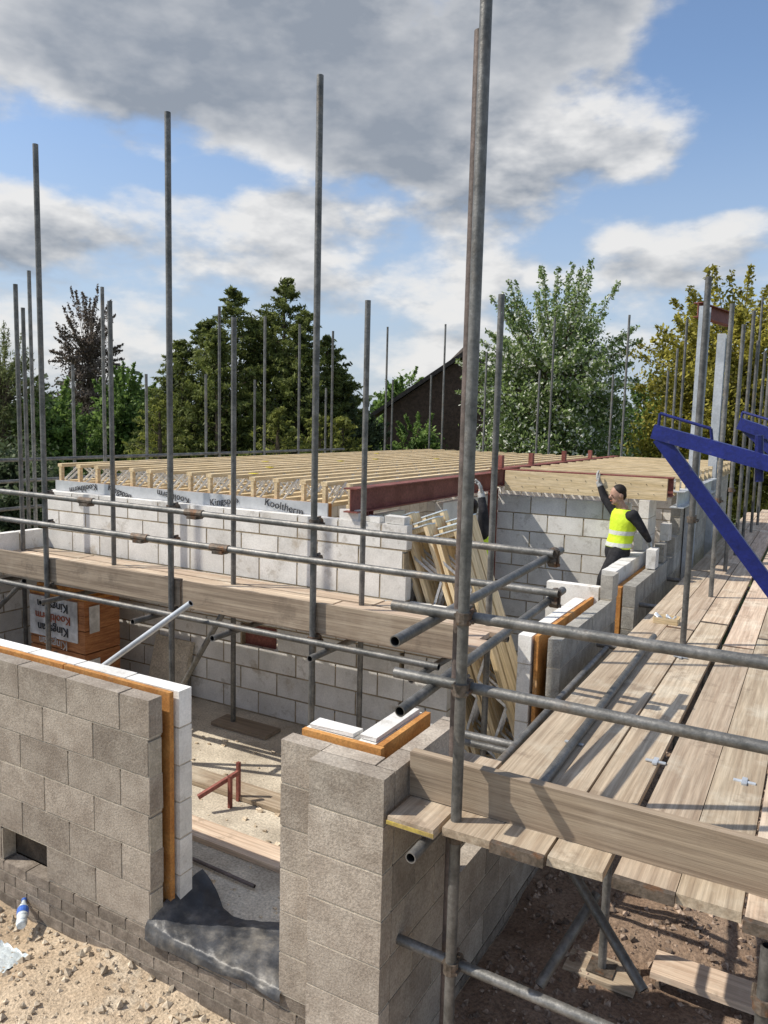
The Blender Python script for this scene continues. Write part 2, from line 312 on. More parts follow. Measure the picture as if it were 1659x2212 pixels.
mb=MB(); leaf(mb,'x',-2.19,-1.955,2.905,3.005,.30,6,L=.235,bond=False); leaf(mb,'x',-1.95,-1.55,2.80,2.90,-.15,8,L=.40,bond=False); leaf(mb,'x',-1.95,-1.66,2.905,3.0,-.15,8,L=.29,bond=False); leaf(mb,'y',2.905,3.62,-1.65,-1.55,-.15,8); mb.build('outer_leaf',[K['block'],K['mortar']],W)
mb=MB(); leaf(mb,'x',-2.19,-1.95,2.912,3.01,-.09,5,L=.215,h=.066,j=.011); mb.build('brick_plinth',[K['brick'],K['mortar_dark']],W)
mb=MB(); leaf(mb,'y',3.66,7.2,-1.648,-1.552,-.09,2,L=.215,h=.065); mb.build('brick_plinth',[K['brick'],K['mortar_dark']],W)
mb=MB(); mb.box((-2.17,3.05,.32),(-1.71,3.082,1.660),0,.6); mb.box((-1.75,3.084,.32),(-1.718,3.60,1.662),0,.3); mb.build('insulation_board',K['pir'],W)
mb=MB(); leaf(mb,'x',-2.18,-1.90,3.10,3.20,.30,6,L=.28,jit=.002,bond=False); leaf(mb,'y',3.10,3.60,-1.87,-1.77,.30,6,jit=.002); mb.box((-2.16,3.105,1.655),(-1.90,3.195,1.672),0,None,.003); mb.box((-1.868,3.12,1.655),(-1.775,3.58,1.676),0,None,.003); mb.build('inner_leaf',[K['aircrete'],K['mortar']],W)
W=wall('low_block_wall','low side wall below the window opening right of the pier',(-1.65,4.4,0))
mb=MB(); leaf(mb,'y',3.63,5.38,-1.65,-1.55,.075,3); mb.build('outer_leaf',[K['block'],K['mortar']],W)
mb=MB(); leaf(mb,'y',3.61,5.38,-1.87,-1.77,.30,2); mb.build('inner_leaf',[K['aircrete'],K['mortar']],W)
W=wall('block_wall','side cavity wall behind the walkway ending in white block and orange board',(-1.65,6.3,0))
mb=MB(); leaf(mb,'y',5.42,7.15,-1.65,-1.55,.075,7); leaf(mb,'y',6.95,7.17,-1.655,-1.545,1.655,1,L=.22); mb.build('outer_leaf',[K['block_dark'],K['mortar']],W)
mb=MB(); mb.box((-1.75,5.42,.32),(-1.72,7.0,1.655),0,.6); mb.build('insulation_board',K['pir'],W)
mb=MB(); leaf(mb,'y',5.40,6.9,-1.87,-1.77,.30,6); leaf(mb,'x',-2.17,-1.67,7.0,7.1,.40,6,L=.49,bond=False); mb.build('inner_leaf',[K['aircrete'],K['mortar']],W)
W=wall('block_wall','side cavity wall in front of the reaching worker with white blocks on top',(-1.65,8.7,0))
mb=MB(); leaf(mb,'y',7.75,10.0,-1.62,-1.50,.075,7); mb.build('outer_leaf',[K['block_dark'],K['mortar']],W)
mb=MB(); mb.box((-1.72,7.85,.32),(-1.66,9.9,1.60),0,.6); mb.build('insulation_board',K['pir'],W)
mb=MB(); leaf(mb,'y',7.9,9.7,-1.86,-1.76,.40,5); 
for i in range(7): mb.box((-1.88,7.92+i*.24,1.535),(-1.74,7.92+i*.24+.228,1.748),0,None,.003)
mb.build('inner_leaf',[K['aircrete'],K['mortar']],W)
for i,(x,y,z,dz) in enumerate(((-1.56,8.9,1.665,.21),(-1.56,9.4,1.665,.21),(-1.83,9.55,1.755,.20),(-1.56,9.65,1.885,.2))):
    wt=i!=1; o=MB().box((x-.05,y-.11,z),(x+.05,y+.11,z+dz),0,None,.004).build('loose_block',K['aircrete' if wt else 'block_dark']); tag(o,'loose %s block on the side wall, %s from the near side'%('white' if wt else 'grey',ORD[i]),'block','loose blocks on the side wall')
W=wall('block_wall','stepped grey and white block wall rising beside the steel column',(-1.6,11.5,0))
mb=MB(); leaf(mb,'y',10.0,15.8,-1.62,-1.50,.075,8); leaf(mb,'y',10.3,15.8,-1.62,-1.50,1.875,3); mb.build('outer_leaf',[K['block_dark'],K['mortar']],W)
mb=MB(); leaf(mb,'y',9.70,10.2,-1.90,-1.78,.31,9,L=.44); mb.build('inner_leaf',[K['aircrete'],K['mortar']],W)
def wwall(label,parts,loc):
    W=wall('white_block_wall',label,loc); mb=MB()
    for p in parts: leaf(mb,*p[0],**p[1])
    mb.build('blockwork',[K['aircrete'],K['mortar_tan']],W); return W
jw=dict(j=.016,L=.434,h=.209,ins=.0035,jit=.001)
WM=wwall('long white block wall behind the inside scaffold platform',[(('x',-7.8,-3.05,5.80,5.90,.30,9),dict(skip=lambda a,k:k==3 and -4.95<a<-4.5,**jw)),(('x',-3.04,-2.62,5.80,5.90,.30,6),jw)],(-5.2,5.85,.3))
MB().box((-4.96,5.86,.96),(-4.5,5.88,1.2),0,.2).build('dark_recess',K['oxide'],WM)
wwall('white block return wall at the far left edge',[(('y',3.24,5.78,-7.95,-7.85,.30,7),jw)],(-7.9,4.5,.3))
wwall('white block wall behind the reaching worker',[(('x',-3.58,-1.92,9.30,9.40,.30,9),jw)],(-2.7,9.35,.3))
wwall('white block cross wall under the red beam',[(('y',6.0,9.28,-3.75,-3.65,.30,9),dict(skip=lambda a,k:k>3 and 6.9<a<7.9,**jw))],(-3.7,7.6,.3))
wwall('white block wall under the left edge of the joists',[(('y',5.95,15.8,-7.9,-7.8,.30,9),jw)],(-7.85,11,.3))
wwall('white block wall under the far ends of the joists',[(('x',-7.8,-1.7,15.8,15.9,.30,9),jw)],(-4.8,15.85,.3))
for i,(x,w_) in enumerate(((-3.75,.2),(-3.47,.14),(-3.28,.20))):
    o=MB().box((x,5.81,2.328),(x+w_,5.895,2.328+(.09,.05,.07)[i]),0,None,.004).build('block_offcut',K['aircrete']); tag(o,'small white block offcut on top of the long white wall, %s from left'%ORD[i],'block','block offcuts')
fo=empty('foil_insulation_strip',(-5.6,5.93,2.33),'silver foil insulation strip with black print along top of long white wall','insulation board')
mb=MB(); mb.box((-7.78,5.915,2.20),(-3.95,5.93,2.445),0,.5); mb.build('foil_face',K['foil'],fo)
mb=MB(); mb.box((-7.78,5.932,2.20),(-3.95,5.985,2.44),0,.5); mb.build('foam_core',K['pir'],fo)
TXT=[]
def text(s,size,loc,rx,rz,m,parent,name='lettering',ry=0,bold=0.):
    c=bpy.data.curves.new(name,'FONT'); c.body=s; c.size=size; c.extrude=.0015; c.offset=bold; c.align_x='CENTER'; c.align_y='CENTER'; c.materials.append(m)
    o=bpy.data.objects.new(name,c); COL.objects.link(o)
    mt=Matrix.Rotation(rz,4,'Z')@Matrix.Rotation(rx,4,'X')@Matrix.Rotation(ry,4,'Z')
    TXT.append((o,Matrix.Translation(Vector(loc)-parent.location)@mt,parent,name,m))
for i,(x,s_,tw) in enumerate([(-7.3,'Kooltherm',3.30),(-6.7,'Kingspan',-.22),(-5.9,'Kooltherm',3.0),(-5.2,'Kingspan',.16),(-4.45,'Kooltherm',-.15)]):
    text(s_,.105,(x,5.908-i*.0006,2.375),R(90),0,K['ink'],fo,ry=tw,bold=.0)
# ---------------------------------------------------------------- tubes and poles
def coupler(mb,p,a1=(0,0,1),a2=(1,0,0),side=None,r=.0245):
    p=Vector(p);a1=Vector(a1).normalized();a2=Vector(a2).normalized(); c=a1.cross(a2).normalized()
    mb.tube(p-a1*.026,p+a1*.026,r+.010,10); q=p+c*(2*r+.004) if side is None else Vector(side)
    mb.tube(q-a2*.026,q+a2*.026,r+.010,10)
    mb.tube(p+a2*.034-a1*.012-c*.02,p+a2*.034-a1*.012+c*.065,.008,6); mb.tube(p-a2*.034+a1*.012-c*.01,p-a2*.034+a1*.012+c*.075,.008,6)
    mb.tube(q+a1*.036-c*.05,q+a1*.036+c*.03,.008,6)
    mb.tube(p+a2*.034-a1*.012+c*.06,p+a2*.034-a1*.012+c*.078,.014,6)
def pole(x,y,z0,z1,label,group='scaffold poles',m='galv',cps=(),lean=(0,0),base=False,axis=(1,0,0),n=14):
    mb=MB(); mb.tube((x,y,z0),(x+lean[0],y+lean[1],z1),.0242,n,hollow=True)
    o=mb.build('scaffold_pole',[K[m],K['tube_shade']],smooth=True,origin=(x,y,z0)); tag(o,label,'pole',group)
    for z in cps:
        cb=MB(); f=(z-z0)/(z1-z0); coupler(cb,(x+lean[0]*f,y+lean[1]*f,z),(0,0,1),axis); cb.build('coupler',K['iron'],o)
    if base: MB().box((x-.075,y-.075,z0),(x+.075,y+.075,z0+.006),0,.5).build('base_plate',K['iron'],o)
    return o
def tube(p0,p1,label,cat='tube',group='horizontal scaffold tubes',m='galv',name='scaffold_tube',sleeves=(),n=14,r=.0242):
    p0=Vector(p0);p1=Vector(p1); mb=MB(); mb.tube(p0,p1,r,n,hollow=True)
    o=mb.build(name,[K[m],K['tube_shade']],smooth=True); tag(o,label,cat,group)
    for f in sleeves:
        c=p0.lerp(p1,f); a=(p1-p0).normalized(); cb=MB(); cb.tube(c-a*.09,c+a*.09,.031,12); cb.box(tuple(c-Vector((.05,.04,.045))),tuple(c+Vector((.05,.04,-.02)))); cb.build('sleeve_coupler',K['iron'],o)
    return o
for i,x in enumerate((-7.72,-6.14,-4.57,-3.154)):
    pole(x,4.55,.30,5.53,'tall grey scaffold pole at the near edge of the inside platform, %s from left'%ORD[i],'tall poles of the inside platform',cps=(2.47,2.20,1.60),base=True)
for i,(x,zt) in enumerate(((-7.75,4.6),(-6.28,4.34),(-4.68,4.11),(-3.28,4.18),(-2.135,4.16))):
    pole(x,5.45,.30,zt,'medium grey scaffold pole at the wall side of the inside platform, %s from left'%ORD[i],'wall side poles of the inside platform',cps=(1.60,),base=True)
o=MB().box((-4.85,5.33,.307),(-4.2,5.56,.342),0,.5).build('sole_board',K['toe_x']); tag(o,'dark timber sole board under a pole base on the inside floor','board')
tube((-9.2,4.50,2.49),(-1.36,4.50,2.44),'upper long guard rail of the inside platform with sleeve couplers',sleeves=(.47,.63))
tube((-9.2,4.50,2.22),(-1.32,4.50,2.20),'lower long guard rail of the inside platform with sleeve couplers',sleeves=(.55,.66))
tube((-9.2,4.50,1.605),(-2.1,4.50,1.60),'ledger tube under the near edge of the inside platform')
tube((-9.2,5.40,1.605),(-1.95,5.40,1.60),'ledger tube under the wall side of the inside platform')
for i,x in enumerate((-7.0,-5.9,-4.75,-3.9,-3.0,-2.2)):
    tube((x,4.30,1.55),(x,5.68,1.55),'short cross tube under the inside platform boards, %s from left'%ORD[i],group='cross tubes under the inside platform')
for j,(y0) in enumerate((4.62,4.84,5.06,5.28,5.51)):
    for i,(x0,x1) in enumerate(((-9.2,-6.9),(-6.88,-4.4+.3*j),(-4.38+.3*j,-2.05+.1*(j%2)))):
        if j==4: x0=max(x0,-7.8); x1=min(x1,-2.4)
        if x1-x0<.2: continue
        mb=MB().box((x0,y0,1.63),(x1,y0+.205,1.667+random.uniform(0,.006)),0,None,.002)
        o=mb.build('scaffold_board',K['board_x']); tag(o,'weathered board of the inside platform, %s row from the near edge, %s length from left'%(ORD[j],ORD[i]),'board','boards of the inside platform')
for i,(x0,x1,dz) in enumerate(((-9.2,-4.5,0),(-4.48,-1.99,-.01))):
    o=MB().box((x0,4.577,1.665+dz),(x1,4.612,1.885+dz),0,None,.003).build('toe_board',K['toe_x']); tag(o,('left','right')[i]+' length of the grey brown toe board on the inside platform','board','toe boards of the inside platform')
P=lambda px,py,**k: on(px,py,**k)
tube(P(205,1452,y=4.25),P(412,1303,y=4.40),'pale diagonal brace tube leaning below the inside platform',group='diagonal braces',m='galv_light')
tube(P(375,1515,y=4.95),P(485,1318,y=4.6),'dark diagonal brace tube below the middle of the inside platform',group='diagonal braces')
tube(P(-30,1340,y=4.7),P(52,1255,y=4.6),'diagonal brace tube at the far left under the inside platform',group='diagonal braces')
# near corner pole and side rails
c=P(990,1640,y=2.93); PX=c.x
pole(PX,2.93,0,5.6,'thick tall grey scaffold pole at the near corner of the walkway',cps=(2.39,2.08,1.42,.80),n=20)
c=P(1009,1100,y=3.08); pole(c.x-.02,3.08,0,4.80,'second tall scaffold pole standing right behind the near corner pole',m='redtube')
tube((-1.63,2.985,2.385),(1.6,2.985,2.385),'upper guard rail across the near end of the walkway',n=20)
tube((-1.61,2.985,2.075),(1.6,2.985,2.08),'lower guard rail across the near end of the walkway',n=20)
tube((-1.66,2.975,.80),(1.6,2.975,.72),'low ledger tube near the ground under the walkway',n=20)
tube((-1.44,2.66,2.325),(-1.40,4.78,2.42),'upper side rail running back from the near corner pole',n=18)
tube((-1.43,2.70,2.02),(-1.38,4.80,2.16),'lower side rail running back from the near corner pole',n=18)
tube((-1.36,2.70,1.40),(-1.40,6.2,1.42),'ledger tube end under the short board at the near pole',n=18)
tube((-1.03,3.1,1.515),(-1.07,6.4,1.53),'loose scaffold tube lying along the walkway boards',n=14)
for i,(y,z) in enumerate(((3.35,1.42),(4.7,1.42),(6.3,1.42),(8.0,1.42),(9.6,1.42))):
    tube((-1.75+.1*(i%2),y,z) if y<5 else (-1.5,y,z),(1.4,y,z),'cross tube carrying the walkway boards, %s from the near end'%ORD[i],group='cross tubes under the walkway')
for i,(y,zz) in enumerate(((4.30,1.27),(4.5,1.13),(4.62,.98))):
    tube((-2.1,y,zz),(-1.2,y+.02,zz),'short tube end in the opening beside the walkway, %s from top'%ORD[i],group='tube ends in the side opening')
for i,(xx,zz) in enumerate(((-1.37,2.44),(-1.35,2.19))):
    cb=MB(); coupler(cb,(xx,4.53,zz),(0,1,0),(1,0,0)); o=cb.build('scaffold_coupler',K['iron']); tag(o,('upper','lower')[i]+' rusty coupler joining guard rails at the corner by the leaning joists','coupler','corner couplers')
# walkway boards
for j in range(9):
    x0=-1.29+j*.230 + (.03 if j>2 else 0)
    runs=[(2.86+random.uniform(-.03,.03),6.6+.35*(j%3)-(.5 if j==0 else 0)),None,None,None]
    e=runs[0][1]; runs[1]=(e+.02,e+3.9); runs[2]=(e+3.93,e+7.8); runs[3]=(e+7.83,e+12)
    for i,(y0,y1) in enumerate(runs):
        if (x0>.12-.03*y0 and i>0) or x0>.35: continue
        z=1.452+random.uniform(0,.006); sk=random.uniform(-.004,.004)
        mb=MB().box((x0+sk,y0,z),(x0+.222+sk,y1,z+.038),0,None,.003)
        o=mb.build('scaffold_board',K['board_y']); tag(o,'weathered walkway board, %s row from the wall, %s length from the near end'%(ORD[j],ORD[i]),'board','boards of the walkway')
        if i<2 and (j+i)%2:
            for yy in (y0+.0,y1-.022): MB().box((x0+sk-.003,yy-.004,z-.003),(x0+.225+sk,yy+.024,z+.0415),0,.5).build('end_band',K['iron'],o)
o=MB().box((-1.53,2.80,1.452),(-1.305,3.6,1.49),0,.2,.002).build('scaffold_board',K['board_y']); tag(o,'short board with yellow painted end left of the near corner pole','board')
MB().box((-1.532,2.793,1.458),(-1.303,2.797,1.475),0,.5).build('painted_end',K['yellowpaint'],o)
o=MB().box((-1.535,3.018,1.495),(.9,3.056,1.705),0,.5,.003).build('toe_board',K['toe_x']); tag(o,'wide grey brown toe board across the near end of the walkway','board')
for i,(px,py) in enumerate(((1240,1606),(1416,1646),(1608,1690),(1470,1420))):
    c=P(px,py,z=1.497); mb=MB().box((c.x-.05,c.y-.012,1.497),(c.x+.05,c.y+.012,1.503)); mb.box((c.x-.012,c.y-.04,1.4975),(c.x+.012,c.y+.04,1.507)); o=mb.build('board_clip',K['galv_light']); tag(o,'small metal clip joining walkway boards, %s from left'%ORD[(0,1,3,2)[i]],'clip','metal clips on the walkway')
for i,(px,ty,by) in enumerate(((1475,597,1390),(1535,655,1290),(1566,700,1235),(1588,670,1200),(1604,735,1170),(1622,760,1150),(1636,790,1135))):
    c=P(px,by,z=1.49); top=on(px,ty,F=c.dot(FW)) 
    pole(c.x,c.y,0,top.z,'scaffold pole standing through the walkway beside the wall, %s from the near end'%ORD[i],'poles along the walkway',cps=(1.40,2.5) if i<3 else ())
for i,(px,ty) in enumerate(((1468,690),(1452,752),(1435,800),(1625,640),(1650,700))):
    c=on(px,930,F=15+i*.7); pole(c.x,c.y,0,on(px,ty,F=15+i*.7).z,'thin scaffold pole far beyond the steel columns, %s in line'%ORD[i],'far poles beyond the steel columns',n=8)
far=[(57,665,-8.6),(72,585,-8.3),(226,620,-8.9),(474,662,-8.9),(571,683,-8.9),(645,700,-8.9),(716,715,-8.9),(785,700,-8.9),(832,706,-8.9)]
for i,(px,ty,xx) in enumerate(far):
    if i<3: c=on(px,930,F=9.6+.4*i)
    else: c=on(px,930,x=xx)
    pole(c.x,c.y,0,on(px,ty,F=c.dot(FW)).z,'tall thin scaffold pole outside the left edge of the roof, %s from left'%ORD[i],'tall poles beyond the left roof edge',n=10)
for i,(px,ty) in enumerate(((160,788),(317,808),(445,808),(550,820),(703,838))):
    c=on(px,930,x=-10.0); pole(c.x,c.y,0,on(px,ty,F=c.dot(FW)).z,'short thin scaffold pole outside the left edge of the roof, %s from left'%ORD[i],'short poles beyond the left roof edge',n=10)
for i,(px,ty) in enumerate(((846,820),(928,810),(955,700),(1045,760),(1072,690),(1160,800),(1187,685),(1318,808),(1345,680))):
    c=on(px,930,y=16.9); pole(c.x,c.y,0,on(px,ty,F=c.dot(FW)).z,'thin scaffold pole behind the far edge of the roof, %s from left'%ORD[i],'poles beyond the far roof edge',n=10)
for i,z in enumerate((2.62,2.35,2.0)):
    tube((-8.9,5.0,z),(-8.95,14,z),'scaffold rail outside the left edge of the roof, %s from top'%ORD[i],group='rails beyond the left roof edge',n=10)
# under walkway braces
tube(P(1205,1830,y=3.6),P(1390,2140,y=3.3),'diagonal brace tube falling right under the walkway',group='diagonal braces',n=18)
tube(P(1290,1930,y=3.55),P(1165,2130,y=3.2),'diagonal brace tube falling left under the walkway',group='diagonal braces',n=18)
c=P(1300,2090,z=.06); pole(c.x,c.y,.06,1.42,'short pole under the walkway standing on timber pads','poles under the walkway',cps=(.9,),base=True)
mb=MB().box((c.x-.2,c.y-.11,.02),(c.x+.2,c.y+.11,.055),0,None,.003); o=mb.build('sole_board',K['board_x']); tag(o,'timber pad under the short pole on the stony ground','board')
c=P(1660,2040,y=2.85); pole(c.x,c.y,0,1.42,'pole at the bottom right corner under the walkway','poles under the walkway',cps=(1.2,.7))
o=MB().box((-.62,4.3,.10),(.05,4.52,.135),0,.6,.003).build('timber_plank',K['board_x']); tag(o,'pale plank lying on the shaded ground under the walkway','board')
# ---------------------------------------------------------------- roof joists
def make_joist(L,label,group,axis='y',plates=False):
    root=empty('web_joist',(0,0,0),label,'joist',group); mt=K['timber_y'] if axis=='y' else K['timber_x']
    A=(lambda a,b,c:(b,a,c)) if axis=='y' else (lambda a,b,c:(a,b,c))
    def bx(mb,a0,a1,b0,b1,z0,z1):
        p=A(a0,b0,z0);q=A(a1,b1,z1); mb.box(tuple(map(min,zip(p,q))),tuple(map(max,zip(p,q))))
    hw=.044 if plates else .036; d=.19 if plates else .200
    mb=MB(); bx(mb,0,L,-hw,hw,d,d+.038); mb.build('top_chord',mt,root)
    mb=MB(); bx(mb,0,L,-hw,hw,0,.038); mb.build('bottom_chord',mt,root)
    mb=MB(); bx(mb,.002,.045,-hw*.5,hw*.5,.039,d-.001); mb.build('end_block',mt,root)
    mb=MB(); bx(mb,L-.045,L-.002,-hw*.5,hw*.5,.039,d-.001); mb.build('end_block',mt,root)
    if plates:
        mb=MB(); bx(mb,L+.001,L+.012,-hw-.004,hw+.004,-.004,d+.042); mb.build('end_plate',K['plate'],root)
    mb=MB(); a=.06; up=True
    while a+.26<L:
        for s in (-hw-.003,hw+.003):
            z0,z1=(.02,d+.02) if up else (d+.02,.02)
            w_=.020; P4=[A(a-w_,s,z0),A(a+w_,s,z0),A(a+.26+w_,s,z1),A(a+.26-w_,s,z1)]
            s2=s*1.06; P4+=[A(a-w_,s2,z0),A(a+w_,s2,z0),A(a+.26+w_,s2,z1),A(a+.26-w_,s2,z1)]
            mb.add(P4,[(0,1,2,3),(7,6,5,4),(0,4,5,1),(1,5,6,2),(2,6,7,3),(3,7,4,0)])
        a+=.26; up=not up
    mb.build('metal_web',K['web'],root); return root
J=make_joist(9.85,'x','roof joists over the large room'); n=15
for i in range(n):
    x=-7.74+i*(4.0/(n-1)); lb='pale timber web joist of the large roof, %s from left'%ORD[i]; yy=5.95+(i*37%5)*.012
    if i==0: J.location=(x,5.95,2.40); J['label']=lb
    else: dup(J,(x+(i*53%7-3)*.005,yy,2.40),lb)
J2=make_joist(2.0,'x','short roof joists of the right bay','x')
for i in range(14):
    y=9.75+i*.44; lb='short pale web joist of the right bay, %s from the near side'%ORD[i]
    if i==0: J2.location=(-3.45,y,2.42); J2['label']=lb
    else: dup(J2,(-3.45,y,2.42),lb)
J3=make_joist(2.12,'x','joists in the leaning stack','x',True)
k=0
for c in range(3):
    for i in range(5):
        lb='web joist in the leaning stack, %s from the near side in the %s column'%(ORD[i],('right','middle','left')[c]); 
        loc=Vector((-1.92-.255*c-.012*i,5.99+i*.106,.32+.02*i+.03*((c+i)%2))); rot=(0,R(180+70-1.0*c),0)
        if k==0: J3.location=loc; J3.rotation_euler=rot; J3['label']=lb
        else: dup(J3,loc,lb,rot)
        k+=1
for i in range(9):
    x=-7.3+random.random()*3.4; y=6.3+i*1.0
    x=-7.74+round((x+7.74)/(4/14))*(4/14)
    o=MB().box((x-.04,y,2.640),(x+.04,y+.07,2.643),0,.5).build('yellow_tag',K['yellowtag']); tag(o,'small yellow paper tag on the joists, %s from the near side'%ORD[i],'tag','yellow tags on the joists')
def ibeam(name,p0,p1,d,w_,m,label,cat='beam',group=None,tw=.012):
    p0=Vector(p0);p1=Vector(p1);a=(p1-p0).normalized(); L=(p1-p0).length
    up=Vector((0,0,1)) if abs(a.z)<.9 else Vector((0,1,0)); s=a.cross(up).normalized(); up=s.cross(a)
    M=Matrix((( a.x,s.x,up.x,p0.x),(a.y,s.y,up.y,p0.y),(a.z,s.z,up.z,p0.z),(0,0,0,1)))
    mb=MB(); mb.box((0,-w_/2,0),(L,w_/2,tw),0,.5,0,M); mb.box((0,-w_/2,d-tw),(L,w_/2,d),0,.5,0,M); mb.box((.001,-.005,tw-.001),(L-.001,.005,d-tw+.001),0,.4,0,M)
    o=mb.build(name,m); return tag(o,label,cat,group)
ibeam('steel_beam',(-3.60,5.75,2.40),(-3.60,9.2,2.40),.22,.14,K['oxide'],'long red steel beam running back from the end of the white wall')
ibeam('steel_beam',(-3.60,9.22,2.44),(-3.60,15.8,2.44),.22,.14,K['oxide'],'red steel beam continuing between the two joist bays')
ibeam('steel_beam',(-3.52,9.30,2.44),(-1.45,9.30,2.44),.22,.14,K['oxide'],'red steel beam above the worker carrying the timber face')
for i,(x,y) in enumerate(((-3.60,5.98),(-3.6,9.12))):
    ibeam('steel_column',(x,y,.3),(x,y,2.395),.10,.10,K['oxide'],'slim red steel column under the beams, %s from left'%ORD[i],'column','slim red columns')
for i,(x,y,h) in enumerate(((-3.6,9.4,.16),(-3.6,10.6,.16),(-3.6,12.2,.16),(-3.6,13.8,.14))):
    o=MB().box((x-.03,y-.04,2.665),(x+.03,y+.04,2.665+h),0,.5).build('steel_cleat',K['oxide']); tag(o,'upright red steel cleat on the beam between joist bays, %s from the near end'%ORD[i],'cleat','red cleats')
o=MB().box((-3.45,9.175,2.395),(-1.5,9.22,2.645),0,.5).build('timber_face_board',K['timber_x']); tag(o,'long pale timber board fixed along the beam above the worker','board')
mb=MB()
for i in range(22): x=-3.4+i*.088; mb.tube((x,9.176,2.46+.11*(i%2)),(x,9.168,2.46+.11*(i%2)),.005,6)
tag(mb.build('bolt_heads',K['iron'],o),kind='stuff')
for i,(px,ty,F,wd) in enumerate(((1505,660,9.9,.2),(1546,720,12.0,.2))):
    c=on(px,900,F=F); o=ibeam('steel_column',(c.x,c.y,.3),(c.x,c.y,on(px,ty,F=F).z),.17,.12,K['galv_light'],('near','far')[i]+' tall galvanised steel column above the side wall','column','tall galvanised columns')
c=on(1546,690,F=11.2); o=ibeam('steel_beam',c+Vector((-.2,-.35,0)),c+Vector((.1,.9,0)),.2,.12,K['oxide'],'short red steel beam stub on top of the tall columns')
ibeam('steel_beam',(-1.45,9.6,2.28),(-1.45,12.8,2.28),.2,.16,K['galv_light'],'galvanised steel beam running back from the near tall column')
# ---------------------------------------------------------------- insulation packs
def pack(z0,z1,label,rows,lab=True):
    p=empty('insulation_pack',(-6.5,5.2,z0),label,'insulation pack','stacked insulation packs')
    mb=MB(); nb=7
    for i in range(nb): h=(z1-z0)/nb; mb.box((-6.95,4.95,z0+i*h),(-6.13,5.38,z0+(i+1)*h-.004),0,None,.003)
    mb.build('board_layers',K['pack'],p)
    if lab: mb=MB().box((-6.94,4.934,z0+.10),(-6.22,4.943,z1-.02),0,.5,.002); mb.build('wrapper_label',K['paper'],p)
    mb=MB().box((-6.123,5.0,z0+.2),(-6.118,5.12,z1-.06),0,.5,.002); mb.build('paper_tag',K['paper'],p)
    for (s_,dx,zz,sz,mm,fl) in rows: text(s_,sz,(dx,4.928,zz),R(90),0,K[mm],p,bold=.001,ry=fl)
pi=math.pi
pack(.30,.86,'lower pack of insulation boards printed straight on the brown wrap',[('Kingspan',-6.58,.76,.15,'ink',pi),('Kooltherm',-6.56,.63,.13,'paper',pi)],False)
pack(.87,1.40,'upper pack of wrapped insulation boards with a silver printed label',[('Kingspan',-6.58,1.30,.13,'ink',pi),('Kooltherm',-6.58,1.18,.12,'inkred',pi),('Kingspan',-6.58,1.06,.13,'ink',pi),('Kingspan',-6.58,.92,.12,'paper',pi)])
for i in range(4):
    o=MB().box((-6.93+.03*i,4.93+.02*i,1.405+i*.034),(-6.10-.04*i,5.38,1.435+i*.034),0,None,.004).build('loose_insulation_board',K['pir']); tag(o,'loose orange insulation board on top of the packs, %s from bottom'%ORD[i],'board','loose insulation boards')
mt=Matrix.Translation((-5.75,5.62,.3))@Matrix.Rotation(R(-14),4,'X')
o=MB().box((-.25,-.03,0),(.25,.03,.62),0,.6,.006,mt).build('leaning_slab',K['slab']); tag(o,'pale slab leaning on the wall right of the insulation packs','slab')
for i,(y0,x0,x1,z) in enumerate(((4.34,-5.2,-2.3,.305),(3.74,-4.6,-2.35,.305))):
    o=MB().box((x0,y0,z),(x1,y0+.20,z+.036),0,None,.003).build('floor_plank',K['board_x']); tag(o,'old plank lying on the inside floor, %s from the back'%ORD[i],'board','planks on the inside floor')
mb=MB()
for i in range(420):
    x=random.uniform(-5.2,-2.1); y=random.uniform(3.3,5.4); s=.005+.024*random.random()**3; mb.box((x,y,.299),(x+s*1.5,y+s,.30+s*.7),0,None,s*.3)
tag(mb.build('floor_debris',K['stone'],origin=(0,0,0)),'scattered crumbs of mortar and stone on the inside floor','debris',kind='stuff')
o=empty('steel_trestle',P(490,1740,z=.32),'dark red steel trestle lying on the planks inside the doorway','trestle')
a=P(428,1722,z=.42);b=P(515,1668,z=.55); mb=MB(); mb.box((0,-.015,-.015),((b-a).length,.015,.015),0,.5,0,Matrix.Translation(a)@((b-a).to_track_quat('X','Z').to_matrix().to_4x4())); mb.build('crossbar',K['oxide'],o)
for q in (P(497,1690,z=.50),P(515,1660,z=.56)): MB().box((q.x-.013,q.y-.013,.30),(q.x+.013,q.y+.013,q.z+.05),0,.5).build('leg',K['oxide'],o)
tube(P(378,1838,z=.325),P(550,1915,z=.325),'thin dark rod lying on the floor inside the doorway',cat='rod',group=None,m='redtube',name='steel_rod',r=.012,n=8)
# membrane in doorway
mb=MB(); nx,ny=70,34; V=[]
prof=[(2.893,.255),(2.897,.285),(2.912,.313),(2.96,.324),(3.06,.328),(3.18,.325),(3.28,.318),(3.36,.310)]
for ix in range(nx):
    f=ix/(nx-1); x=-3.13+f*.955
    for iy in range(ny):
        g_=iy/(ny-1)*(len(prof)-1); i0=min(int(g_),len(prof)-2); q=g_-i0
        y=prof[i0][0]*(1-q)+prof[i0+1][0]*q; z=prof[i0][1]*(1-q)+prof[i0+1][1]*q
        g2=iy/(ny-1); up=max(0,1-f*3.6)**2*.12*g2
        wr=(.0025*math.sin(f*31+iy*.35)+.002*math.sin(f*17-iy*.5)+.0018*math.sin(f*70+iy*.9))*(1 if g2>.2 else .5)
        V.append((x+.004*math.sin(iy*.8),y-(.010*math.sin(f*7+1)**2+.004*math.sin(f*23))*(g2<.35)*(1-g2*2.8)-.24*max(0,g2-.5)*math.sin(f*4.2)**2*min(1,f*4),z+up+wr+.008-.018*math.sin(f*5.5+.4)*max(0,1-g2*6)))
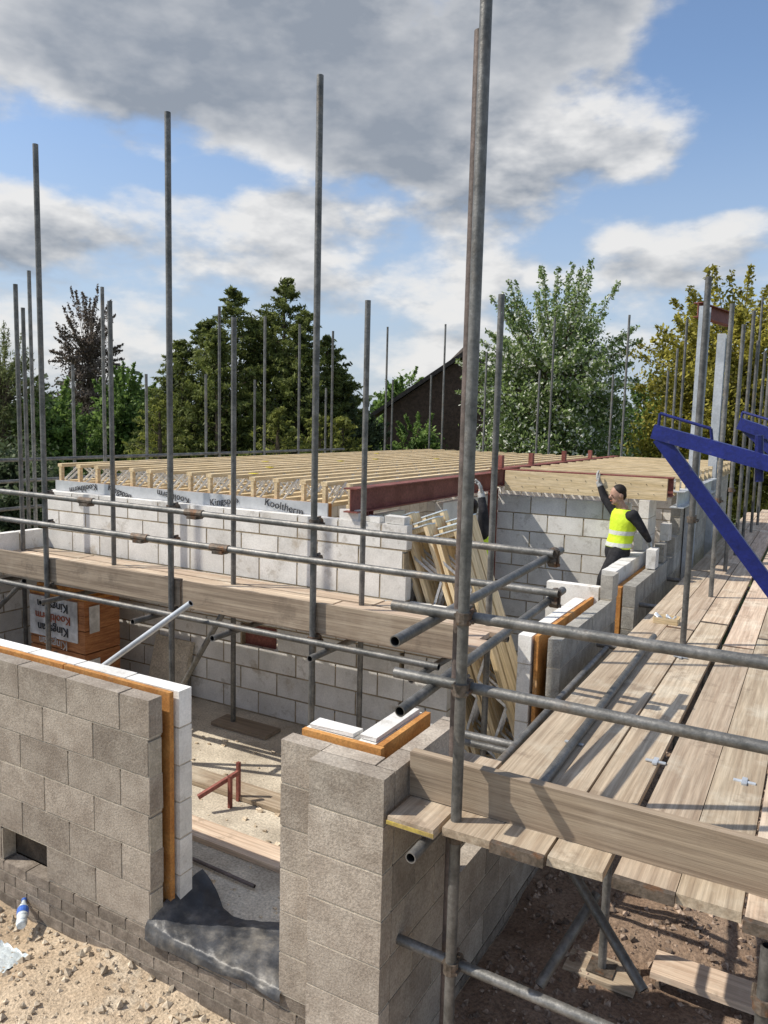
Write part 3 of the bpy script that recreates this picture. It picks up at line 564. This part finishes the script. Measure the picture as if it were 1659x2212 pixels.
mb.add(V,[(ix*ny+iy,(ix+1)*ny+iy,(ix+1)*ny+iy+1,ix*ny+iy+1) for ix in range(nx-1) for iy in range(ny-1)],0,.5)
o=mb.build('damp_proof_membrane',K['dpc'],smooth=True); tag(o,'crumpled black plastic membrane draped over the doorway threshold','plastic sheet')
c=P(46,2010,z=.05); o=empty('plastic_bottle',c,'clear plastic water bottle lying on rubble at bottom left','bottle')
a=Vector((.75,-.62,-.1)).normalized(); mb=MB(); rr=[(0,.025),(.02,.033),(.07,.031),(.09,.034),(.15,.034),(.19,.02),(.21,.013),(.225,.013)]
for (s0,r0),(s1,r1) in zip(rr[:-1],rr[1:]): mb.tube(c-a*s0+Vector((0,0,.03)),c-a*s1+Vector((0,0,.03)),r0,16,r1=r1)
mb.build('bottle_body',K['clear'],o,smooth=True); MB().tube(c-a*.095+Vector((0,0,.03)),c-a*.145+Vector((0,0,.03)),.0355,16).build('bottle_label',K['cap'],o); MB().tube(c-a*.222+Vector((0,0,.03)),c-a*.24+Vector((0,0,.03)),.016,12).build('bottle_cap',K['cap'],o)
mb=MB(); c=P(5,2050,z=.05); V=[(c.x+(i/9-.5)*.26,c.y+(j/9-.5)*.16,gz(c.x,c.y)+.03+.012*math.sin(i*2.1+j)+.01*math.sin(j*2.9)) for i in range(10) for j in range(10)]
mb.add(V,[(i*10+j,(i+1)*10+j,(i+1)*10+j+1,i*10+j+1) for i in range(9) for j in range(9)],0,.5); o=mb.build('plastic_sheet',K['clear'],smooth=True); tag(o,'small crumpled grey plastic scrap on the ground at left edge','plastic sheet')
c=P(1440,1345,z=1.495); o=empty('cardboard_tray',c,'small open cardboard tray of bits on the walkway','tray')
mb=MB(); mb.box((c.x-.1,c.y-.07,1.495),(c.x+.1,c.y+.07,1.505)); 
for lo,hi in (((-.1,-.075),(.1,-.07)),((-.1,.07),(.1,.075)),((-.105,-.07),(-.1,.07)),((.1,-.07),(.105,.07))): mb.box((c.x+lo[0],c.y+lo[1],1.496),(c.x+hi[0],c.y+hi[1],1.55))
mb.build('tray_body',K['timber_x'],o); mb=MB()
for i in range(8): q=c+Vector((random.uniform(-.07,.07),random.uniform(-.05,.05),.03)); mb.tube(q,q+Vector((random.uniform(-.05,.05),random.uniform(-.04,.04),.03)),.012,8)
tag(mb.build('tray_contents',K['galv_light'],o),kind='stuff')
# ---------------------------------------------------------------- blue loading gate
def bar(mb,a,b,w_,h_):
    a=Vector(a);b=Vector(b); M=Matrix.Translation(a)@((b-a).to_track_quat('X','Z').to_matrix().to_4x4()); mb.box((0,-w_/2,-h_/2),((b-a).length,w_/2,h_/2),0,.5,0,M)
g_=empty('blue_steel_gate',on(1560,1100,F=4.0),'blue painted steel gate frame with diagonal brace at right edge','gate')
q=lambda px,py,F=4.0: on(px,py,F=F)
mb=MB(); bar(mb,q(1413,932,4.15),q(1700,1012,3.75),.06,.075); mb.build('top_bar',K['blue'],g_)
mb=MB(); bar(mb,q(1425,945,4.13),q(1720,1345,3.8),.05,.075); mb.build('diagonal_brace',K['blue'],g_)
mb=MB(); mb.path([q(1422,925,4.15),q(1426,893,4.15),q(1536,926,4.0),q(1538,950,4.0)],.008); mb.build('top_loop',K['blue'],g_)
mb=MB(); mb.path([q(1640,940,3.85),q(1640,1040,3.85)],.02); mb.build('upright',K['blue'],g_)
g_=empty('blue_steel_gate',on(1640,940,F=5.0),'second blue steel gate bar further back at right edge','gate')
mb=MB(); bar(mb,q(1598,915,5.2),q(1700,950,5.0),.06,.075); mb.build('top_bar',K['blue'],g_)
mb=MB(); bar(mb,q(1612,925,5.19),q(1700,1000,5.0),.05,.06); mb.build('diagonal_brace',K['blue'],g_)
mb=MB(); mb.path([q(1600,912,5.2),q(1604,890,5.2),q(1690,915,5.0)],.008); mb.build('top_loop',K['blue'],g_)
# ---------------------------------------------------------------- people
BAKE=[]
def blob(name,mb,m,parent,vox=.012,sm=4):
    o=mb.build(name,m,parent); r=o.modifiers.new('r','REMESH'); r.mode='VOXEL'; r.voxel_size=vox; s=o.modifiers.new('s','SMOOTH'); s.factor=.5; s.iterations=sm
    BAKE.append((o,parent,name,m)); return o
def worker(label,base,g,gl='glove'):
    p=empty('person',base,label,'person')
    sd=(g['shR']-g['shL']); tor=(g['nb']-g['pel']).normalized(); sd=(sd-tor*sd.dot(tor)).normalized(); fd=tor.cross(sd).normalized()
    def torso(mb,e,lo=-.10,neck=True):
        L=[(g['pel']+tor*lo,.145+e,.105+e),(g['pel'],.155+e,.115+e),(g['waist'],.135+e,.10+e),(g['chest'],.160+e,.122+e),(g['chest'].lerp(g['nb'],.55),.150+e,.10+e),(g['nb']-tor*.01,.08+e,.07+e*.6)]
        if neck: L.append((g['nb']+tor*.03,.055,.055))
        mb.loft([(c,sd*a,fd*b) for c,a,b in L])
    hd=g['head']; look=g['look'].normalized(); hu=(hd-g['nb']).normalized(); hu=(hu-look*hu.dot(look)).normalized(); hs=hu.cross(look)
    mb=MB(); torso(mb,-.015); mb.cap(g['nb']-tor*.03,hd-hu*.06,.058,.052); mb.ell(hd+hu*.015,(hs*.072,look*.09,hu*.098),16,12); mb.ell(hd-hu*.055+look*.025,(hs*.052,look*.06,hu*.055)); mb.ell(hd-hu*.01+look*.098,(hs*.013,look*.02,hu*.025))
    mb.ell(hd-hu*.085+look*.06,(hs*.03,look*.025,hu*.02))
    for s in (-1,1): mb.ell(hd+hs*s*.074-hu*.01-look*.005,(hs*.01,look*.018,hu*.03))
    for s in 'LR':
        mb.cap(g['sh'+s],g['el'+s],.050,.038); mb.cap(g['el'+s],g['wr'+s],.037,.026); mb.cap(g['hp'+s],g['kn'+s],.078,.052); mb.cap(g['kn'+s],g['an'+s],.052,.036); mb.cap(g['an'+s],g['to'+s],.036,.03); mb.cap(g['sh'+s],g['chest'],.05,.08); mb.cap(g['wr'+s],g['wr'+s]+(g['wr'+s]-g['el'+s]).normalized()*.05,.026,.026)
    blob('body',mb,K['skin'],p,.010,2)
    for s in (-1,1): MB().ell(hd+look*.088+hs*s*.03+hu*.012,(hs*.011,look*.007,hu*.006)).build('eye',K['hair'],p,smooth=True)
    MB().ell(hd+look*.090-hu*.052,(hs*.022,look*.007,hu*.006)).build('mouth',K['inkred'],p,smooth=True)
    mb=MB(); torso(mb,.012,neck=False)
    for s in 'LR': mb.cap(g['sh'+s],g['el'+s],.064,.050); mb.cap(g['el'+s],g['wr'+s],.049,.036); mb.cap(g['sh'+s],g['chest'],.062,.08)
    blob('black_top',mb,K['black'],p,.012,3)
    mb=MB(); mb.loft([(g['pel']+tor*a,sd*(.160+b),fd*(.122+b)) for a,b in ((-.12,-.01),(-.04,.01),(.06,.004))])
    for s in 'LR': mb.cap(g['hp'+s],g['kn'+s],.096,.070); mb.cap(g['kn'+s],g['an'+s],.068,.056)
    blob('trousers',mb,K['black'],p,.012,3)
    for s in 'LR':
        mb=MB(); mb.cap(g['an'+s]+Vector((0,0,.06)),g['an'+s]-Vector((0,0,.02)),.056,.05); mb.cap(g['an'+s]-Vector((0,0,.02)),g['to'+s],.048,.04); blob('boot',mb,K['boot'],p,.010,2)
    mb=MB(); L=[(g['pel']+tor*.02,.176,.135),(g['waist'],.163,.128),(g['chest'],.184,.146),(g['chest'].lerp(g['nb'],.55),.158,.122),(g['nb']-tor*.012,.10,.085)]
    mb.loft([(c,sd*a,fd*b) for c,a,b in L]); blob('hi_vis_vest',mb,K['vest'],p,.012,2)
    mb=MB(); mb.ell(hd+hu*.050-look*.020,(hs*.081,look*.084,hu*.078),16,12); mb.ell(hd+hu*.00-look*.052,(hs*.070,look*.046,hu*.066)); blob('hair',mb,K['hair'],p,.007,1)
    for s in 'LR':
        w0=g['wr'+s]; d=g.get('hd'+s,w0-g['el'+s]).normalized(); side=g['sd'+s]; side=(side-d*side.dot(d)).normalized(); n=d.cross(side)
        if n.dot(g['nm'+s])<0: n=-n
        mb=MB(); mb.cap(w0-d*.02,w0+d*.02,.038,.034); mb.loft([(w0+d*a,side*b,n*.018) for a,b in ((0,.032),(.04,.043),(.09,.042))])
        for (o_,L_) in ((-.033,.070),(-.011,.082),(.011,.077),(.032,.060)):
            b=w0+d*.085+side*o_; k1=b+d*L_*.5+n*.012; k2=k1+d*L_*.4+n*.028; mb.cap(b,k1,.0115,.0105,8); mb.cap(k1,k2,.0105,.009,8)
        b=w0+d*.03-side*.036; k1=b-side*.028+d*.035+n*.01; mb.cap(b,k1,.014,.012,8); mb.cap(k1,k1-side*.006+d*.035+n*.015,.012,.010,8)
        blob('glove',mb,K[gl],p,.0045,1)
    return p
f=lambda px,py,F:on(px,py,F=F)
fz=f(1330,1355,8.8).z; base=f(1330,1345,8.8); b1=Vector((base.x,base.y,fz))
Jn=dict(pel=f(1334,1186,8.8),waist=f(1341,1159,8.8),chest=f(1348,1125,8.8),nb=f(1346,1097,8.8),head=f(1335,1070,8.8),look=-RT*.97-FW*.15-UP*.12,
 shR=f(1368,1113,8.62),elR=f(1389,1146,8.58),wrR=f(1402,1168,8.72),shL=f(1328,1106,8.97),elL=f(1306,1076,9.04),wrL=f(1295,1046,9.10),
 hpR=f(1333,1197,8.70),knR=f(1303,1250,8.6),anR=f(1290,1320,8.78),toR=f(1268,1330,8.7),hpL=f(1334,1195,8.9),knL=f(1318,1265,8.9),anL=f(1326,1338,9.0),toL=f(1304,1346,8.95),
 sdR=FW,nmR=-RT,sdL=FW,nmL=RT,hdR=(RT*.3-UP))
worker('worker in yellow hi vis vest reaching up to the beam with one gloved hand',b1,Jn)
fz=min(Jn['toR'].z,Jn['toL'].z)-.045
h=empty('step_platform',(b1.x,b1.y,.3),'low timber step platform under the reaching worker','platform')
MB().box((b1.x-.45,b1.y-.2,fz-.05),(b1.x+.10,b1.y+.3,fz),0,.5).build('platform_top',K['board_x'],h)
for sx in (-.42,.06): MB().box((b1.x+sx,b1.y-.18,.3),(b1.x+sx+.03,b1.y+.26,fz-.051),0,.5).build('leg',K['board_x'],h)
FF=7.55
s2=lambda px,py,dF=0.: on(px-(24 if py<1300 else 24-(py-1300)*.10),py,F=FF+dF)
b2=s2(1078,1475); b2=Vector((b2.x,b2.y,s2(1078,1480).z))
Jn=dict(pel=s2(1060,1255),waist=s2(1055,1220),chest=s2(1050,1168),nb=s2(1044,1130),head=s2(1034,1100),look=-RT*.8+FW*.5+UP*.2,
 shR=s2(1068,1150,-.15),elR=s2(1068,1105,-.2),wrR=s2(1064,1070,-.15),shL=s2(1028,1146,.15),elL=s2(1024,1105,.15),wrL=s2(1036,1075,.2),
 hpR=s2(1070,1268,-.08),knR=s2(1086,1365,-.15),anR=s2(1098,1465,-.1),toR=s2(1076,1475,-.2),hpL=s2(1055,1268,.08),knL=s2(1066,1365,.05),anL=s2(1078,1465,.1),toL=s2(1058,1475,.05),
 sdR=FW,nmR=-RT,sdL=FW,nmL=-RT)
worker('worker in yellow vest half hidden behind the near corner pole with arms raised',b2,Jn)
fz=min(Jn['toR'].z,Jn['toL'].z)-.045
h=empty('step_platform',(b2.x,b2.y,.3),'low timber step platform under the half hidden worker','platform')
MB().box((b2.x-.3,b2.y-.2,fz-.04),(b2.x+.15,b2.y+.25,fz),0,.5).build('platform_top',K['board_x'],h)
for sx in (-.28,.1): MB().box((b2.x+sx,b2.y-.18,.3),(b2.x+sx+.03,b2.y+.22,fz-.041),0,.5).build('leg',K['board_x'],h)
# ---------------------------------------------------------------- house
c=on(1000,930,F=30); hx,hy=c.x,c.y
H=empty('brick_house',(hx,hy,0),'dark brown brick house gable behind the roof joists','house')
apex=on(1000,768,F=30).z; ev=on(862,880,F=30).z
mb=MB(); D_=RT; Nn=FW
def hp(a,b,z): return Vector((hx,hy,0))+D_*a+Nn*b+Vector((0,0,z))
def prism(mb,hw,b0,b1,e,ap,z0):
    V=[hp(-hw,b0,z0),hp(hw,b0,z0),hp(hw,b0,e),hp(0,b0,ap),hp(-hw,b0,e)]; V+=[v+Nn*(b1-b0) for v in V]
    mb.add(V,[(0,1,2,3,4),(9,8,7,6,5),(0,5,6,1),(1,6,7,2),(2,7,8,3),(3,8,9,4),(4,9,5,0)],0,.5)
hw=3.1; sl_=(apex-ev)/2.9
prism(mb,hw,0,9,apex-sl_*hw,apex,0); mb.build('gable_wall',K['housebrick'],H)
mb=MB()
for s in (-1,1):
    V=[hp(0,-.3,apex+.22),hp(s*(hw+.5),-.3,apex-sl_*(hw+.5)+.22),hp(s*(hw+.5),-.3,apex-sl_*(hw+.5)+.05),hp(0,-.3,apex+.03)]; V+=[v+Nn*9.8 for v in V]
    mb.add(V,[(0,1,2,3),(7,6,5,4),(0,4,5,1),(1,5,6,2),(2,6,7,3)])
for i in range(30): mb.box((-.12,-.3+i*.33,apex+.16),(.12,.02+i*.33,apex+.30),0,None,0,Matrix.Translation((hx,hy,0))@Matrix.Rotation(YAW,4,'Z'))
mb.build('roof',K['tile'],H)
# ---------------------------------------------------------------- trees
def leaves(name,pts,size,m,parent,var,elong=.5,upb=.3):
    N=len(pts); pts=np.asarray(pts)-np.array(parent.location)
    n=rng.normal(size=(N,3)); n[:,2]+=upb; n/=np.linalg.norm(n,axis=1)[:,None]
    a=np.cross(n,rng.normal(size=(N,3))); a/=np.linalg.norm(a,axis=1)[:,None]; b=np.cross(n,a)
    s=size*rng.uniform(.6,1.3,size=(N,1))
    V=np.stack([pts+a*s,pts+b*s*elong,pts-a*s,pts-b*s*elong],1).reshape(-1,3)
    me=bpy.data.meshes.new(name); me.vertices.add(4*N); me.vertices.foreach_set('co',V.ravel()); me.loops.add(4*N); me.loops.foreach_set('vertex_index',np.arange(4*N,dtype=np.int32))
    me.polygons.add(N); me.polygons.foreach_set('loop_start',np.arange(0,4*N,4,dtype=np.int32)); me.update(calc_edges=True)
    at=me.attributes.new('var','FLOAT','FACE'); at.data.foreach_set('value',np.clip(var,0,1).astype(np.float32)); me.materials.append(m)
    o=bpy.data.objects.new(name,me); COL.objects.link(o); o.parent=parent; return o
def lim(mb,a,b,r0,r1,seg=4,wob=.12):
    a=Vector(a);b=Vector(b);p=a; L=(b-a).length
    for i in range(1,seg+1):
        q_=a.lerp(b,i/seg)+ (Vector((random.gauss(0,1),random.gauss(0,1),random.gauss(0,.5)))*L*wob*.3 if i<seg else Vector((0,0,0)))
        mb.tube(p,q_,r0+(r1-r0)*(i-1)/seg,7,r1=r0+(r1-r0)*i/seg); p=q_
def broad(name,label,px,F,topy,hw,m,n=15000,size=.09,zlow=.15,nc=90,rc=.16,cat='tree',spiky=0.,group=None,flower=0.,elong=.5,shape=1.):
    c=on(px,930,F=F); H=on(px,topy,F=F).z; rx=hw/FPX*F; T=empty(name,(c.x,c.y,0),label,cat,group)
    zc=H*(zlow+(1-zlow)/2); rz=H*(1-zlow)/2
    mb=MB(); lim(mb,(c.x,c.y,-.1),(c.x,c.y,H*.75),.02*H+.04,.010*H,5,0.0); 
    cs=[];rs=[]
    while len(cs)<nc:
        d=rng.normal(size=3); d/=np.linalg.norm(d); k=rng.uniform(.1,1)**.5
        taper=1-.35*shape*max(0,d[2])
        p=np.array([c.x,c.y,zc])+d*k*np.array([rx*taper,rx*taper,rz])*rng.uniform(.78,1.0); cs.append(p); rs.append(rc*rx*rng.uniform(.6,1.5))
    for i in range(int(nc*.35)): lim(mb,(c.x,c.y,H*random.uniform(.2,.5)),cs[i],.008*H+.01,.008,4,.15)
    pts=[];va=[]; per=int(n/(nc+spiky*60))
    for p,r_ in zip(cs,rs):
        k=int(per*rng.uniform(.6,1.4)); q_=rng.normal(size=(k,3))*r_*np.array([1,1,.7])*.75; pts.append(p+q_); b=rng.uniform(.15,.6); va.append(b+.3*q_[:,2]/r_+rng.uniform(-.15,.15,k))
    for i in range(int(spiky*60)):
        d=rng.normal(size=3); d[2]=abs(d[2])*.9+.15; d/=np.linalg.norm(d); st=np.array([c.x,c.y,zc+.3*rz]); en=np.array([c.x,c.y,zc])+d*np.array([rx,rx,rz])*rng.uniform(1.0,1.25); en[2]+=.08*rz
        lim(mb,st,en,.02,.005,3,.06); k=int(per*.8); tt=rng.uniform(.6,1,k)[:,None]; pts.append(st+(en-st)*tt+rng.normal(size=(k,3))*.06*rx*(1.6-1.4*tt)); va.append(rng.uniform(.25,.75,k))
    P_=np.concatenate(pts); v_=np.clip(np.concatenate(va),0,.78)
    if flower: v_=np.where(rng.uniform(size=len(v_))<flower,.95,v_)
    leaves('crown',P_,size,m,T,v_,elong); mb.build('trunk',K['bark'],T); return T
def conifer(label,leaders,F,m,n=26000,size=.12,fat=.30):
    c=on(leaders[0][0],930,F=F); T=empty('conifer_tree',(c.x,c.y,0),label,'tree'); pts=[];va=[]
    for (px,ty,df) in leaders:
        mb=MB(); b=on(px,930,F=F+df); H=on(px,ty,F=F+df).z; lim(mb,(b.x,b.y,-.1),(b.x,b.y,H),.16,.012,6,0.0); nb=int(H*26); per=int(n/len(leaders)/nb)
        for i in range(nb):
            t_=(i+rng.uniform())/nb; z=.3+(H-.35)*t_; L=(1-t_)**.72*H*fat*rng.uniform(.6,1.3)+.10; an=rng.uniform(0,6.283); d=np.array([math.cos(an),math.sin(an),rng.uniform(.1,.7)])
            st=np.array([b.x,b.y,z]); 
            if i%4==0: mb.tube(st,st+d*L*.8,.02,5,r1=.006)
            s=rng.uniform(.1,1,per)**.75; off=rng.normal(size=(per,3))*np.array([1,1,.5])*(.07+.12*L)*(1.12-s)[:,None]
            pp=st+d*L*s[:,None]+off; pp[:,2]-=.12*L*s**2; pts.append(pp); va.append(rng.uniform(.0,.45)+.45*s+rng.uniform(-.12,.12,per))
        mb.build('trunk',K['bark'],T)
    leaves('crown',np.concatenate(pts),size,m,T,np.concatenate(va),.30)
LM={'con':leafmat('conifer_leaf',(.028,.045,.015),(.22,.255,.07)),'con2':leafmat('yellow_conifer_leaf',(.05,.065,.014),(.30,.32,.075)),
 'green':leafmat('green_leaf',(.05,.10,.022),(.26,.38,.10)),'haw':leafmat('hawthorn_leaf',(.07,.11,.035),(.30,.40,.14),(.78,.80,.70)),
 'gold':leafmat('gold_leaf',(.10,.10,.016),(.48,.43,.075)),'bare':leafmat('sparse_leaf',(.08,.06,.05),(.24,.20,.165)),'willow':leafmat('willow_leaf',(.09,.10,.04),(.27,.31,.12)),'far':leafmat('far_leaf',(.035,.055,.028),(.13,.165,.08))}
conifer('large dark conifer left of centre behind the joists',[(505,622,0),(448,690,1.2),(395,735,-.3),(470,710,-1.2),(545,690,.6),(365,810,0)],24,LM['con'],64000,.085,.33)
conifer('large dark conifer with the tallest top in the middle of the treeline',[(612,602,0),(655,672,-.8),(578,672,1),(705,725,.5),(640,705,-1.5),(735,800,-.5)],25,LM['con'],68000,.085,.33)
conifer('yellow green conifer bush in front of the dark conifers',[(345,860,0),(600,880,-1),(690,895,-1),(740,900,-1)],21,LM['con2'],10000,.08,.36)
broad('poplar_tree','thin reddish half bare tree at left behind the poles',195,38,650,66,LM['bare'],17000,.075,.05,110,.17,spiky=1.0,shape=1.3)
broad('willow_tree','pale drooping willow at the left edge',5,24,740,95,LM['willow'],15000,.08,.02,80,.22,spiky=.7,elong=.2)
broad('bush','bright green bushy tree left of the dark conifers',265,27,820,85,LM['green'],15000,.09,.0,90,.22,cat='bush',spiky=.6)
broad('bush','dark green bush under the half bare tree',110,25,850,95,LM['green'],12000,.09,.0,80,.22,cat='bush',spiky=.4)
broad('bush','low green bush at the left edge beyond the scaffold',20,17,940,120,LM['far'],10000,.07,.0,60,.2,cat='bush')
broad('leafy_tree','bright green round tree left of the brick gable',865,46,805,62,LM['green'],9000,.12,.05,60,.22,spiky=.3)
broad('bush','ivy bush at the foot of the brick gable',905,27,905,60,LM['green'],7000,.08,.0,50,.2,cat='bush',spiky=.3)
broad('hawthorn_tree','white flecked flowering hawthorn right of the brick gable',1190,20,640,178,LM['haw'],64000,.055,.0,260,.15,spiky=1.6,flower=.18,shape=.8)
broad('golden_tree','golden yellow leaved tree at the right edge',1575,22,650,215,LM['gold'],60000,.072,.0,240,.15,spiky=1.4,shape=.3)
broad('bush','dark bush between the hawthorn and the golden tree',1400,26,830,75,LM['green'],9000,.08,.0,60,.2,cat='bush',spiky=.4)
broad('bush','dark hedge bush behind the middle of the roof',770,24,890,90,LM['far'],10000,.08,.0,70,.2,cat='bush',spiky=.3)
pts=[];va=[]
for i in range(420):
    c=on(rng.uniform(-700,2400),930,F=rng.uniform(62,90)); h_=rng.uniform(2,5.2); p=np.array([c.x,c.y,h_*.5]); q_=rng.normal(size=(60,3))*np.array([1.6,1.6,h_*.32]); pts.append(p+q_); va.append(rng.uniform(.1,.6)+.1*rng.normal(size=60))
T=empty('x',(0,0,0),'x','x'); o=leaves('distant_wood',np.concatenate(pts),.55,LM['far'],T,np.concatenate(va),.7); o.parent=None; bpy.data.objects.remove(T); tag(o,'far off wood showing as a low dark line on the horizon','wood',kind='stuff')
# ---------------------------------------------------------------- bake text and remeshed bodies
bpy.context.view_layer.update(); dg=bpy.context.evaluated_depsgraph_get()
made=[]
for (o,mt,parent,name,m) in TXT: made.append((o,bpy.data.meshes.new_from_object(o.evaluated_get(dg)),mt,parent,name,m))
for (o,parent,name,m) in BAKE: made.append((o,bpy.data.meshes.new_from_object(o.evaluated_get(dg)),None,parent,name,m))
for (o,me,mt,parent,name,m) in made:
    bpy.data.objects.remove(o); me.materials.clear(); me.materials.append(m)
    if mt is None: me.polygons.foreach_set('use_smooth',[True]*len(me.polygons))
    n=bpy.data.objects.new(name,me); COL.objects.link(n); n.parent=parent
    if mt is not None: n.matrix_local=mt
